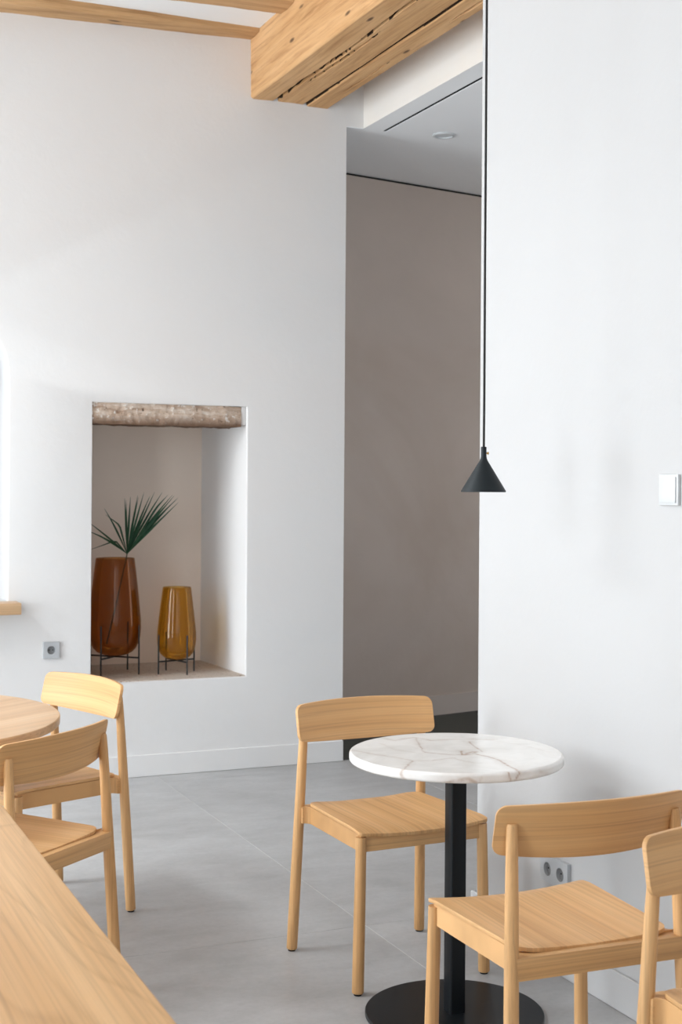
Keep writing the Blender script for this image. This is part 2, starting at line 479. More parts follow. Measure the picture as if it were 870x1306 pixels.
lt = mesh_obj('lintel', bm, m_lintel, wall_back, 60)
lt['label'] = 'weathered brown timber lintel with flaking plaster'
# plaster stop closing the right end above the niche beside the lintel
bbox_obj('lintel_stop', (2.374, NX1+0.001, WALL_T+0.012, WALL_T+0.23, LZ0+0.012, NZ1+0.002), m_wall, wall_back, 0.006, 2)

# --- right wall (solid pier) with a rounded corner
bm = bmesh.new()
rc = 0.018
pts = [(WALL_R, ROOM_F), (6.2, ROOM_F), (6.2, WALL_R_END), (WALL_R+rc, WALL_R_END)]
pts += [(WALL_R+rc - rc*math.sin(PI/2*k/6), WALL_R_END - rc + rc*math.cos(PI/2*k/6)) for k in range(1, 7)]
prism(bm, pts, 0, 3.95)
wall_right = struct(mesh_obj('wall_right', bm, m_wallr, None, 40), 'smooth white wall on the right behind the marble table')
# --- left wall with its windows, end wall behind the camera
bm = bmesh.new()
for lx in (ROOM_L, ROOM_L-0.2):
    ls = face_holes(bm, [(ROOM_F, 0), (WALL_T, 0), (WALL_T, 3.95), (ROOM_F, 3.95)],
                    [[(a, WIN_Z[0]), (b_, WIN_Z[0]), (b_, WIN_Z[1]), (a, WIN_Z[1])] for a, b_ in WINDOWS], lambda y, z, lx=lx: (lx, y, z))
    if lx == ROOM_L: first = ls
for la, lb in zip(first, ls): bridge(bm, la, lb)
struct(mesh_obj('wall_left', bm, m_wall), 'white wall with tall windows')
bm = bmesh.new()
for ly in (ROOM_F, ROOM_F-0.2):
    ls = face_holes(bm, [(ROOM_L, 0), (WALL_R, 0), (WALL_R, 3.95), (ROOM_L, 3.95)],
                    [[(a, WIN_Z[0]), (b_, WIN_Z[0]), (b_, WIN_Z[1]), (a, WIN_Z[1])] for a, b_ in FRONT_FILL_WINDOWS], lambda x, z, ly=ly: (x, ly, z))
    if ly == ROOM_F: first = ls
for la, lb in zip(first, ls): bridge(bm, la, lb)
struct(mesh_obj('wall_front', bm, m_wall), 'white wall with added fill windows behind the viewer')
def window(name, a, b_, along_x):
    bm = bmesh.new()
    def bx(u0, u1, d0, d1, z0, z1):
        if along_x: box(bm, u0, u1, ROOM_F-d1, ROOM_F-d0, z0, z1)
        else: box(bm, ROOM_L-d1, ROOM_L-d0, u0, u1, z0, z1)
    bx(a, a+0.05, 0.08, 0.14, *WIN_Z); bx(b_-0.05, b_, 0.08, 0.14, *WIN_Z)
    bx(a+0.05, b_-0.05, 0.08, 0.14, WIN_Z[0], WIN_Z[0]+0.05); bx(a+0.05, b_-0.05, 0.08, 0.14, WIN_Z[1]-0.05, WIN_Z[1])
    m_ = (a+b_)/2; bx(m_-0.025, m_+0.025, 0.085, 0.135, WIN_Z[0]+0.05, WIN_Z[1]-0.05)
    struct(mesh_obj(name, bm, m_plastic), 'tall white framed window')
for i, (a, b_) in enumerate(WINDOWS): window('window_%d' % (i+1), a, b_, False)
for i, (a, b_) in enumerate(FRONT_FILL_WINDOWS): window('window_%d' % (i+3), a, b_, True)  # frames of the unseen windows added for fill light

# --- ceiling, joists, beam
bm = bmesh.new()
holes_ = [[(q[0], q[2]), (q[1], q[2]), (q[1], q[3]), (q[0], q[3])] for q in (ROOF_FILL,)]
rect = [(ROOM_L-0.3, ROOM_F-0.2), (6.2, ROOM_F-0.2), (6.2, WALL_T+0.02), (ROOM_L-0.3, WALL_T+0.02)]
l1 = face_holes(bm, rect, holes_, lambda x, y: (x, y, 3.812)); l2 = face_holes(bm, rect, holes_, lambda x, y: (x, y, 4.05))
for la, lb in zip(l1, l2): bridge(bm, la, lb)
ceiling = struct(mesh_obj('ceiling', bm, m_ceil), 'white ceiling between old timber joists')
def joist(y0, y1, zl, zr, seed, xa=ROOM_L+0.002):
    bm = bmesh.new(); nx_ = 90
    xb = 2.405
    sec = [(0, 0.16), (0, 0.01), (0.012, 0), (0.5, -0.003), (0.985, 0), (1, 0.012), (1, 0.16)]
    rows = []
    for i in range(nx_+1):
        x = xa + (xb-xa)*i/nx_
        zb = zl + (zr-zl)*(x-1.12)/(2.40-1.12) if x > 1.12 else zl
        r_ = []
        for k, (u, h) in enumerate(sec):
            d = 0.006*noise.noise(Vector((x*3.1, k*1.7, seed))) + 0.003*noise.noise(Vector((x*14, k*3.1, seed)))
            r_.append(bm.verts.new((x, y0 + (y1-y0)*u + (d if k < 3 else 0), zb + h + d*0.8)))
        rows.append(r_)
    for a, b_ in zip(rows, rows[1:]):
        for k in range(len(sec)-1): bm.faces.new((a[k], a[k+1], b_[k+1], b_[k]))
    bm.faces.new(rows[0]); bm.faces.new(rows[-1][::-1])
    return mesh_obj('joist', bm, tim_x, ceiling, 50)
joist(6.650, 6.80, 3.752, 3.792, 1.3)
for k in range(13):
    if k == 12: break
    joist(6.345 - 0.175 - 0.47*k, 6.345 - 0.47*k, 3.760, 3.788, 4.1 + k, -1.38 if ROOF_FILL[2]-0.1 < 6.345-0.47*k < ROOF_FILL[3]+0.3 else ROOM_L+0.002)

beam = empty('ceiling_beam', (2.63, 5.4, 3.49))
tag(beam, 'heavy cracked honey-coloured timber beam across the top of the room', 'beam')
def timber_mesh(name, xa, xb, za, zt, ya, yb, crack, seed, parent, nb=56, seam='r'):
    bm = bmesh.new(); ny_ = 300
    sec = [(xa, zt - (zt-za)*k/10, 'l') for k in range(10)] + [(xa + (xb-xa)*k/nb, za, 'b') for k in range(nb+1)] + [(xb, za + (zt-za)*k/6, 'r') for k in range(1, 7)]
    rows = []
    ox, oy, oz = parent.location
    for i in range(ny_+1):
        y = ya + (yb-ya)*i/ny_
        r_ = []
        for (x, z, fc) in sec:
            lo = 0.010*noise.noise(Vector((x*2.2, y*1.3, z*2.2+seed))) + 0.003*noise.noise(Vector((x*12, y*5, z*12+seed)))
            dx = dz = 0
            if fc == 'l': dx = lo*0.8 - 0.004*max(0, 1-abs(z - 3.60 - 0.02*noise.noise(Vector((y*3, 1, seed))))/0.006)*-1*(noise.noise(Vector((y*2.3, 7, seed))) > 0.05)
            elif fc == 'r': dx = -lo*0.8
            else:
                ed = min(x-xa, xb-x)
                dz = lo*0.7 + (0.012*(1-ed/0.012)**2 if ed < 0.012 else 0)
                dx = (0.016*noise.noise(Vector((y*1.6, 3.3, seed))) + 0.006*noise.noise(Vector((y*7, 1.3, seed))))*math.sin(PI*(x-xa)/(xb-xa))
                if crack:
                    for cx0, dep, wid, thr in crack:
                        cc = cx0
                        ww = wid*(0.6 + 0.8*max(0, noise.noise(Vector((y*4, 9.1, cx0)))+0.4))
                        ww *= max(0.0, min(1.0, (noise.noise(Vector((y*1.6, 2.2, cx0*9))) - thr)/0.25)); on = ww > 0.001
                        d = abs(x-cc)
                        if on and d < ww: dz += dep*(1-(d/ww)**2)
            r_.append(bm.verts.new((x+dx-ox, y-oy, z+dz-oz)))
        rows.append(r_)
    for a, b_ in zip(rows, rows[1:]):
        for k in range(len(sec)-1): bm.faces.new((a[k], a[k+1], b_[k+1], b_[k]))
    bm.faces.new(rows[0]); bm.faces.new(rows[-1][::-1])
    bm.normal_update()
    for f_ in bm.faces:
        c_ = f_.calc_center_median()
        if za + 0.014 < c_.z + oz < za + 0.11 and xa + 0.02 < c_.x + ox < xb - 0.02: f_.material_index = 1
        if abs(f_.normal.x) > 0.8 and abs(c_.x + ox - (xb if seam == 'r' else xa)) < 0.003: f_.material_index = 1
    o = mesh_obj(name, bm, tim_y, parent, 45); o.data.materials.append(m_crack_shade)
    return o
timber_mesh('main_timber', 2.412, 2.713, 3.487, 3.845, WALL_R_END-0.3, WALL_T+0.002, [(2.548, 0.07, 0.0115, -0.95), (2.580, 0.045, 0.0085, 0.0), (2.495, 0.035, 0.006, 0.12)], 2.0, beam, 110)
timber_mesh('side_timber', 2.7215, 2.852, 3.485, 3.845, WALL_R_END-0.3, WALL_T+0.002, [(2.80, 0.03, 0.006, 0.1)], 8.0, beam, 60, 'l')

# --- hall: dropped ceiling with its fascia, far wall, floor
bm = bmesh.new()
HC = 3.40
outer = [(3.056, WALL_R_END-0.02), (6.2, WALL_R_END-0.02), (6.2, 9.3), (2.4, 9.3), (2.4, WALL_T+0.0), (2.957, WALL_T), (2.957, WALL_T+0.002), (3.056, WALL_T+0.002)]
slot = [(3.172, 5.0), (3.194, 5.0), (3.194, 6.80), (3.172, 6.80)]
outer = [(3.056, WALL_R_END-0.02), (6.2, WALL_R_END-0.02), (6.2, 9.3), (2.4, 9.3), (2.4, WALL_T+0.003), (3.056, WALL_T+0.003)]
ls = face_holes(bm, outer, [slot], lambda x, y: (x, y, HC))
up = [bm.verts.new((v.co.x, v.co.y, HC+0.06)) for v in ls[1]]; bridge(bm, ls[1], up)
ceil_hall = struct(mesh_obj('ceiling_hall', bm, m_hallceil), 'flat dropped ceiling of the dark hall')
bm = bmesh.new(); box(bm, 3.171, 3.195, 4.99, 6.801, HC+0.004, HC+0.05)
mesh_obj('slot_lining', bm, m_dark, ceil_hall)
bm = bmesh.new(); box(bm, 3.056, 3.10, WALL_R_END-0.02, WALL_T+0.002, HC+0.0005, 3.90)
struct(mesh_obj('wall_fascia', bm, m_header), 'bounce-tinted plaster fascia above the hall opening')
HW0, HWD = Vector((3.90, 7.885)), Vector((math.cos(R(12.0)), math.sin(R(12.0))))
hall_root = empty('hall_origin'); bpy.data.objects.remove(hall_root)
def hall_box(name, u0, u1, n0, n1, z0, z1, mat, parent=None):
    bm = bmesh.new()
    nn = Vector((-HWD.y, HWD.x))
    pts = [HW0 + HWD*u + nn*n for u, n in ((u0, n0), (u1, n0), (u1, n1), (u0, n1))]
    prism(bm, [(p.x, p.y) for p in pts], z0, z1)
    return mesh_obj(name, bm, mat, parent)
struct(hall_box('wall_hall', -1.6, 2.5, 0, 0.2, 0, HC-0.014, m_hall), 'taupe plastered wall at the far side of the dark hall')
hall_box('shadow_gap', -1.6, 2.5, 0.012, 0.2, HC-0.014, HC, m_dark, bpy.data.objects['wall_hall'])
struct(hall_box('baseboard_hall', -1.0, 2.45, -0.012, 0, 0, 0.125, m_hallbase), 'taupe skirting of the hall wall')
bm = bmesh.new()
hw = [(HALL_FILL_WINDOW[0], HALL_FILL_WINDOW[2]), (HALL_FILL_WINDOW[1], HALL_FILL_WINDOW[2]), (HALL_FILL_WINDOW[1], HALL_FILL_WINDOW[3]), (HALL_FILL_WINDOW[0], HALL_FILL_WINDOW[3])]
hr = [(WALL_R_END-0.02, 0), (9.4, 0), (9.4, 3.95), (WALL_R_END-0.02, 3.95)]
l1 = face_holes(bm, hr, [hw], lambda y, z: (6.2, y, z)); l2 = face_holes(bm, hr, [hw], lambda y, z: (6.4, y, z))
for la, lb in zip(l1, l2): bridge(bm, la, lb)
struct(mesh_obj('wall_hall_end', bm, m_hall), 'end wall of the hall')
bm = bmesh.new(); box(bm, 2.2, 2.40, WALL_T+0.75, 9.3, 0, HC)
struct(mesh_obj('wall_hall_side', bm, m_hall), 'side wall of the hall')
bm = bmesh.new(); box(bm, 2.3, 6.2, 9.3, 9.4, 0, HC)
struct(mesh_obj('wall_hall_back', bm, m_hall), 'rear wall of the hall')
bm = bmesh.new(); box(bm, 2.3, 6.2, WALL_T+0.012, 9.3, -0.03, 0.0)
struct(mesh_obj('floor_hall', bm, m_hallfloor), 'dark floor of the hall')

# --- floor: large tiles on a grout bed
bm = bmesh.new(); box(bm, ROOM_L-0.3, 6.2, ROOM_F-0.2, WALL_T+0.012, -0.03, -0.0015)
floor = struct(mesh_obj('floor', bm, m_grout), 'grey floor of large concrete-look tiles')
G = 0.0022
xs = [1.925 - 1.2*k for k in range(5, -1, -1)] + [3.125, 4.325, 5.525]
ys = [4.215 + 2.4*k for k in range(-4, 2)]
xs = [ROOM_L] + [x for x in xs if x > ROOM_L+0.05] + [6.2]
ys = [ROOM_F] + [y for y in ys if ROOM_F+0.05 < y < WALL_T-0.05] + [WALL_T+0.012]
cache = {}
for xa, xb in zip(xs, xs[1:]):
    for ya, yb in zip(ys, ys[1:]):
        if xa > WALL_R-0.4 and yb < WALL_R_END: continue
        w, d = xb-xa-2*G, yb-ya-0.0018
        key = (round(w, 4), round(d, 4))
        if key not in cache:
            bm = bmesh.new(); box(bm, -w/2, w/2, -d/2, d/2, -0.012, 0)
            cache[key] = mesh_obj('tile', bm, m_tile).data
            o = bpy.data.objects[-1] if False else [q for q in COL.objects if q.data == cache[key]][0]
        else:
            o = bpy.data.objects.new('tile', cache[key]); COL.objects.link(o)
        o.parent = floor; o.location = ((xa+xb)/2, (ya+yb)/2, 0)

# --- baseboards
def board(name, pts, z1, mat, lab):
    bm = bmesh.new(); prism(bm, pts, 0.0005, z1); bevel_sharp(bm, 0.0025, 1)
    return struct(mesh_obj(name, bm, mat, None, 30), lab)
board('baseboard_back', [(ROOM_L, WALL_T-0.011), (2.958, WALL_T-0.011), (2.958, WALL_T), (ROOM_L, WALL_T)], 0.110, m_wall, 'low white skirting along the back wall')
bt_ = 0.011
board('baseboard_right', [(WALL_R-bt_, ROOM_F), (WALL_R, ROOM_F), (WALL_R, WALL_R_END), (2.9, WALL_R_END), (2.9, WALL_R_END+bt_), (WALL_R-bt_, WALL_R_END+bt_)], 0.108, m_wallr, 'low white skirting along the right wall')

# ------------------------------------------------------------------ wooden shelf in the arched niche
sh = bbox_obj('wall_shelf', (AX1-2*AR-0.08, 1.222, WALL_T-0.135, WALL_T+0.0, 0.848, 0.903), oak_shelf, None, 0.003)
tag(sh, 'pale oak shelf end projecting from the back wall at the left edge', 'shelf')

# ------------------------------------------------------------------ chairs
BW, BH, BC = 0.242, 0.110, 0.050       # backrest half width, height, curvature
BZ = 0.6735
def back_y(x, h): return -0.1395 - 0.026*h/BH - BC*(1 - (x/BW)**2)
def make_chair():
    root = empty('dining_chair')
    # seat
    bm = bmesh.new()
    wr, wf, y0, y1 = 0.197, 0.219, -0.187, 0.229
    xs_ = round_xs(wf, 0.014, 16, 5)
    def lo(x): return y0 + cut(x, wf, 0.040)
    def hi(x): return y1 - cut(x, wf, 0.014)
    TH = 0.0095
    def fn(x, y, side):
        k = (y - y0)/(y1 - y0)
        w = (wr + (wf-wr)*min(1, max(0, k)))/wf
        X = x*w
        z = 0.4650 + 0.0118*(X/0.21)**2 - 0.006*max(0, (k-0.86)/0.14)**2
        return (X, y, z - (TH if side else 0))
    plate(bm, xs_, lo, hi, 12, fn); bevel_sharp(bm, 0.003, 2, 50)
    mesh_obj('seat', bm, oak_y, root, 40)
    # backrest
    bm = bmesh.new()
    xs_ = round_xs(BW, 0.022, 22, 7)
    def lo(x): return -0.012*(1-(x/BW)**2) + cut(x, BW, 0.022)
    def hi(x): return BH + 0.006*(1-(x/BW)**2) - cut(x, BW, 0.022)
    def fn(x, h, side):
        sl = -2*BC*x/(BW*BW)        # slope of the plan curve, for an even thickness
        n = Vector((sl, 1.0)).normalized()
        t = 0.0 if side == 0 else -0.0105
        return (x + n.x*t*1.0, back_y(x, h) + n.y*t, BZ + h)
    plate(bm, xs_, lo, hi, 6, fn); bevel_sharp(bm, 0.003, 2, 50)
    mesh_obj('backrest', bm, oak_x, root, 40)
    # legs
    for s in (1, -1):
        prof = [(0.006, 0.0150), (0.0085, 0.0172), (0.10, 0.0174), (0.30, 0.0170), (0.44, 0.0164), (0.58, 0.0152), (0.65, 0.0142), (0.675, 0.0138), (0.70, 0.0135), (0.72, 0.0130), (0.738, 0.0122), (0.744, 0.0105)]
        bm = bmesh.new()
        rings = tube(bm, [(s*(0.2311-0.0272*z), -0.219+0.0555*z, z) for z, r in prof], [r for z, r in prof], 18)
        for ring in rings:
            for v_ in ring:
                if v_.co.z > 0.60:
                    lim = back_y(abs(v_.co.x), v_.co.z-BZ) - 0.0075
                    if v_.co.z > 0.655: v_.co.y = min(v_.co.y, lim)
        lg = mesh_obj('leg', bm, oak_z, root, 50)
        bm = bmesh.new(); lathe(bm, [(0, 0), (0.0115, 0), (0.012, 0.001), (0.012, 0.0065), (0, 0.0065)], 16, s*0.2311, -0.219)
        mesh_obj('foot_pad', bm, m_pad, lg, 40)
        prof = [(0.006, 0.0155), (0.0085, 0.0177), (0.12, 0.0176), (0.30, 0.0168), (0.4555, 0.0158)]
        bm = bmesh.new()
        tube(bm, [(s*(0.2141-0.020*z), 0.2132-0.006*z, z) for z, r in prof], [r for z, r in prof], 18)
        lg = mesh_obj('leg', bm, oak_z, root, 50)
        bm = bmesh.new(); lathe(bm, [(0, 0), (0.0115, 0), (0.012, 0.001), (0.012, 0.0065), (0, 0.0065)], 16, s*0.2141, 0.2132)
        mesh_obj('foot_pad', bm, m_pad, lg, 40)
    # rails
    Z0, Z1 = 0.4115, 0.4605
    for s in (1, -1):
        bm = bmesh.new()
        p = [(0.2075, 0.211), (0.1985, -0.148)]
        p += [(0.2195 - 0.021*math.cos(PI/2*k/6), -0.148 - 0.021*math.sin(PI/2*k/6)) for k in range(1, 7)]
        p += [(0.2195, -0.171), (0.180, -0.171), (0.180, -0.148), (0.188, 0.211)]
        p = [(s*x, y) for x, y in p]
        if s < 0: p = p[::-1]
        prism(bm, p, Z0, Z1+0.0042)
        mesh_obj('side_rail', bm, oak_y, root, 40)
    bbox_obj('rear_rail', (-0.2195, 0.2195, -0.2095, -0.1685, Z0-0.0005, Z1+0.0005), oak_x, root, 0.0015)
    bbox_obj('front_rail', (-0.192, 0.192, 0.199, 0.217, Z0+0.001, Z1-0.001), oak_x, root, 0.001)
    return root

def dup(root, loc, rz):
    r = root.copy(); COL.objects.link(r); r.location = loc; r.rotation_euler = (0, 0, rz)
    for ch in list(root.children):
        c_ = ch.copy(); COL.objects.link(c_); c_.parent = r
        for g in ch.children:
            d = g.copy(); COL.objects.link(d); d.parent = c_
    return r
CH = [((1.846, 3.869), -87.4, 'oak chair facing the viewer, behind the marble table and in front of the hall'),
      ((1.748, 2.770), 88.7, 'oak chair with its back to the viewer at the marble table, beside the right wall'),
      ((1.864, 2.074), -94.0, 'oak chair cut off by the lower right corner, back to back with its neighbour'),
      ((0.952, 4.802), 200.0, 'oak chair with bright backrest facing left, below the niche, farthest on the left'),
      ((0.693, 3.981), 130.7, 'oak chair seen from behind at the left edge, between long table and round oak table')]
chair = make_chair()
for i, ((x, y), th, lab) in enumerate(CH):
    if i == 0:
        o = chair; o.location = (x, y, 0); o.rotation_euler = (0, 0, R(th-90))
    else:
        o = dup(chair, (x, y, 0), R(th-90))
    tag(o, lab, 'chair', 'matching oak dining chairs')

# ------------------------------------------------------------------ marble table
TX, TY = 1.830, 3.407
mt = empty('marble_table', (TX, TY, 0))
tag(mt, 'round cafe table with brown-veined white marble top on a black pedestal', 'table')
def disc_top(name, r, z0, z1, edge, rings, segs, mat, parent):
    bm = bmesh.new()
    prof = [(0, z1)] + [(r*0.985*k/rings, z1) for k in range(1, rings)] 
    for k in range(0, 7):
        a = PI/2*k/6
        prof.append((r - edge + edge*math.sin(a), z1 - edge + edge*math.cos(a)))
    n = 6
    for k in range(1, n): prof.append((r, z1 - edge - (z1-z0-2*edge)*k/n))
    for k in range(0, 5):
        a = PI/2*k/4
        prof.append((r - edge + edge*math.cos(a), z0 + edge - edge*math.sin(a)))
    prof += [(r*0.5, z0), (0, z0)]
    lathe(bm, prof, segs)
    return mesh_obj(name, bm, mat, parent, 50)
TR = 0.2985
top = disc_top('table_top', TR, 0.708, 0.735, 0.008, 96, 420, m_marble, mt)
veins = [  # (points on the slab, half width, strength)
 ([(-0.104,0.257),(-0.089,0.217),(-0.016,0.239),(0.014,0.177),(0.087,0.171),(0.19,0.12)], 0.0028, 0.50),
 ([(-0.013,0.233),(-0.043,0.142),(-0.091,0.021),(-0.065,-0.01),(-0.029,-0.045),(0.013,-0.05)], 0.0030, 0.55),
 ([(-0.268,0.132),(-0.222,0.041),(-0.197,-0.009),(-0.173,-0.069),(-0.122,-0.089),(-0.046,-0.079)], 0.0026, 0.42),
 ([(-0.173,-0.069),(-0.213,-0.13),(-0.247,-0.163)], 0.0040, 0.50),
 ([(-0.247,-0.163),(-0.2505,-0.160,0.722),(-0.243,-0.172,0.708)], 0.0060, 0.60),
 ([(-0.144,0.182),(-0.148,0.085),(-0.107,0.006)], 0.0024, 0.22),
 ([(0.103,0.119),(0.086,0.048),(0.068,-0.031)], 0.0040, 0.55),
 ([(0.013,0.001),(-0.008,-0.053),(0.033,-0.048),(0.049,-0.096),(0.049,-0.156),(0.038,-0.238),(0.031,-0.291)], 0.0044, 0.72),
 ([(0.033,-0.048),(0.05,-0.02),(0.02,-0.03),(0.0,-0.055)], 0.0080, 0.55),
 ([(-0.051,-0.087),(-0.031,-0.163),(-0.01,-0.171)], 0.0026, 0.30),
 ([(0.031,-0.291),(0.030,-0.2965,0.730),(0.013,-0.298,0.708)], 0.0032, 0.95),
 ([(-0.003,-0.292),(-0.002,-0.298,0.728),(0.003,-0.298,0.708)], 0.0032, 0.85),
 ([(-0.16,-0.252,0.708),(-0.144,-0.261,0.716),(-0.114,-0.275,0.722),(-0.095,-0.283,0.712)], 0.0065, 0.60),
 ([(-0.079,-0.287,0.728),(-0.082,-0.287,0.710)], 0.0035, 0.35),
 ([(0.10,-0.281,0.725),(0.13,-0.268,0.715)], 0.006, 0.22),
 ([(0.07,0.23),(0.14,0.17),(0.22,0.03),(0.24,-0.10)], 0.0024, 0.16),
]
segs_ = []
for pts, w, st in veins:
    p3 = [Vector((p[0], p[1], p[2] if len(p) > 2 else 0.735)) for p in pts]
    for a, b_ in zip(p3, p3[1:]): segs_.append((a, b_, w, st))
at = top.data.attributes.new('vein', 'FLOAT', 'POINT')
vals = []
for v_ in top.data.vertices:
    c_ = v_.co; best = 0.0
    if c_.z > 0.7075:
        wob = Vector((noise.noise(c_*16), noise.noise(c_*16 + Vector((5, 5, 5))), 0))*0.008 + Vector((noise.noise(c_*60), noise.noise(c_*60+Vector((3, 1, 4))), 0))*0.003
        q = c_ + (wob if c_.z > 0.7345 else wob*0.4)
        for a, b_, w, st in segs_:
            if abs(q.x-a.x) > 0.12 and abs(q.x-b_.x) > 0.12: continue
            d = b_-a; t_ = max(0, min(1, (q-a).dot(d)/d.length_squared)); dist = (a + d*t_ - q).length
            m_ = min(1, st*1.1)*max(math.exp(-(dist/w)**2), 0.28*math.exp(-(dist/(w*4.5))**2))
            if m_ > best: best = m_
    vals.append(best)
at.data.foreach_set('value', vals)
bm = bmesh.new()
h_, rr_ = 0.0235, 0.006
sq = []
for cx, cy, a0 in ((1, 1, 0), (-1, 1, 90), (-1, -1, 180), (1, -1, 270)):
    for k in range(5):
        a = R(a0 + 90*k/4); sq.append((cx*(h_-rr_) + rr_*math.cos(a), cy*(h_-rr_) + rr_*math.sin(a)))
prism(bm, sq, 0.0115, 0.7005)
mesh_obj('column', bm, m_black, mt, 40)
bm = bmesh.new(); lathe(bm, [(0, 0.0005), (0.2475, 0.0005), (0.2495, 0.002), (0.2495, 0.0095), (0.2475, 0.0115), (0, 0.0115)], 96)
mesh_obj('base_plate', bm, m_black, mt, 40)
bm = bmesh.new(); box(bm, -0.12, 0.12, -0.12, 0.12, 0.7005, 0.708)
mesh_obj('mounting_plate', bm, m_black, mt)

# ------------------------------------------------------------------ round oak table
rt = empty('round_oak_table', (0.360, 4.544, 0), R(35))
tag(rt, 'round light oak table cut off by the left edge, two chairs drawn up', 'table')
disc_top('table_top', 0.590, 0.708, 0.735, 0.004, 12, 128, oak_round, rt)
bm = bmesh.new(); prism(bm, [(x*1.3, y*1.3) for x, y in sq], 0.0115, 0.7005); mesh_obj('column', bm, m_black, rt, 40)
bm = bmesh.new(); lathe(bm, [(0, 0.0005), (0.247, 0.0005), (0.249, 0.002), (0.249, 0.0095), (0.247, 0.0115), (0, 0.0115)], 64)
mesh_obj('base_plate', bm, m_black, rt, 40)
bm = bmesh.new(); box(bm, -0.2, 0.2, -0.2, 0.2, 0.7005, 0.708); mesh_obj('mounting_plate', bm, m_black, rt)

# ------------------------------------------------------------------ long oak table in the foreground
lt_ = empty('long_oak_table', (0.0, 2.0, 0))
tag(lt_, 'long solid oak table filling the lower left corner in the foreground', 'table')
bm = bmesh.new()
x0, x1, y0, y1, rc = -0.40, 0.548, -1.0, 1.215, 0.014
pts = []
for cx, cy, a0 in ((x1-rc, y1-rc, 0), (x0+rc, y1-rc, 90), (x0+rc, y0+rc, 180), (x1-rc, y0+rc, 270)):
    for k in range(6):
        a = R(a0 + 90*k/5); pts.append((cx + rc*math.cos(a), cy + rc*math.sin(a)))
prism(bm, pts, 0.700, 0.740); bevel_sharp(bm, 0.004, 3, 60)
mesh_obj('table_top', bm, oak_top, lt_, 40)
for cx in (x0+0.09, x1-0.12):
    for cy in (y0+0.10, y1-0.12):
        bm = bmesh.new(); box(bm, cx-0.03, cx+0.03, cy-0.03, cy+0.03, 0.0005, 0.700); bevel_sharp(bm, 0.004, 2)
        mesh_obj('leg', bm, oak_z, lt_, 30)
bbox_obj('apron', (x0+0.06, x0+0.085, y0+0.14, y1-0.16, 0.62, 0.700), oak_y, lt_)
bbox_obj('apron', (x1-0.115, x1-0.09, y0+0.14, y1-0.16, 0.62, 0.700), oak_y, lt_)

# ------------------------------------------------------------------ vases
def make_vase(name, cx, cy, zf, zb, prof, leg_r, leg_a, leg_top, mat, label):
    t = empty(name, (cx, cy, zf)); tag(t, label, 'vase', 'amber glass vases on wire stands')
    z0 = zb - zf
    bm = bmesh.new()
    th = 0.004
    out = [(r, z0+z) for r, z in prof]
    inn = [(max(r-th, 0), z0 + z + (0.014 if i < 4 else 0)) for i, (r, z) in enumerate(prof)]
    rim = [(prof[-1][0]-th/2, z0+prof[-1][1]+0.002)]
    lathe(bm, out + rim + inn[::-1], 64)
    bm.faces.ensure_lookup_table()
    for f_ in bm.faces[(len(out))*64:]: f_.material_index = 1
    mesh_obj('glass_body', bm, mat, t, 60).data.materials.append(g_clear)
    st = empty('stand'); st.parent = t
    for k in range(4):
        a = R(leg_a + 90*k)
        x, y = leg_r*math.cos(a), leg_r*math.sin(a)
        bm = bmesh.new(); tube(bm, [(x, y, 0.0), (x, y, leg_top-zf)], 0.0045, 10); mesh_obj('rod', bm, m_rod, st, 50)
    for k in range(2):
        a = R(leg_a + 90*k); x, y = leg_r*math.cos(a), leg_r*math.sin(a); zc = z0 - 0.006 - 0.0*k
        bm = bmesh.new(); tube(bm, [(-x, -y, zc), (x, y, zc)], 0.0045, 10); mesh_obj('cross_bar', bm, m_rod, st, 50)
    return t
def prof_(H, rm, rr):
    base = [(0, 0), (0.30, 0.004), (0.52, 0.018), (0.68, 0.040), (0.82, 0.080), (0.92, 0.135), (0.975, 0.20), (1.0, 0.28), (0.997, 0.36)]
    pts = [(rm*r, H*z) for r, z in base]
    for k in range(1, 13):
        u = k/12
        pts.append((rm*0.997 + (rr-rm*0.997)*(u*0.80 + 0.20*u*u), H*(0.36 + 0.64*u)))
    return pts
ZF = NZ0 + 0.003
make_vase('amber_vase', 1.790, 7.110, ZF, 0.578, prof_(0.508, 0.137, 0.101), 0.143, 227, 0.742, g_big, 'larger dark amber glass vase holding a palm leaf, left in the niche')
make_vase('amber_vase', 2.097, 7.011, ZF, 0.556, prof_(0.378, 0.1025, 0.074), 0.108, -76, 0.690, g_small, 'smaller golden amber glass vase, empty, right in the niche')

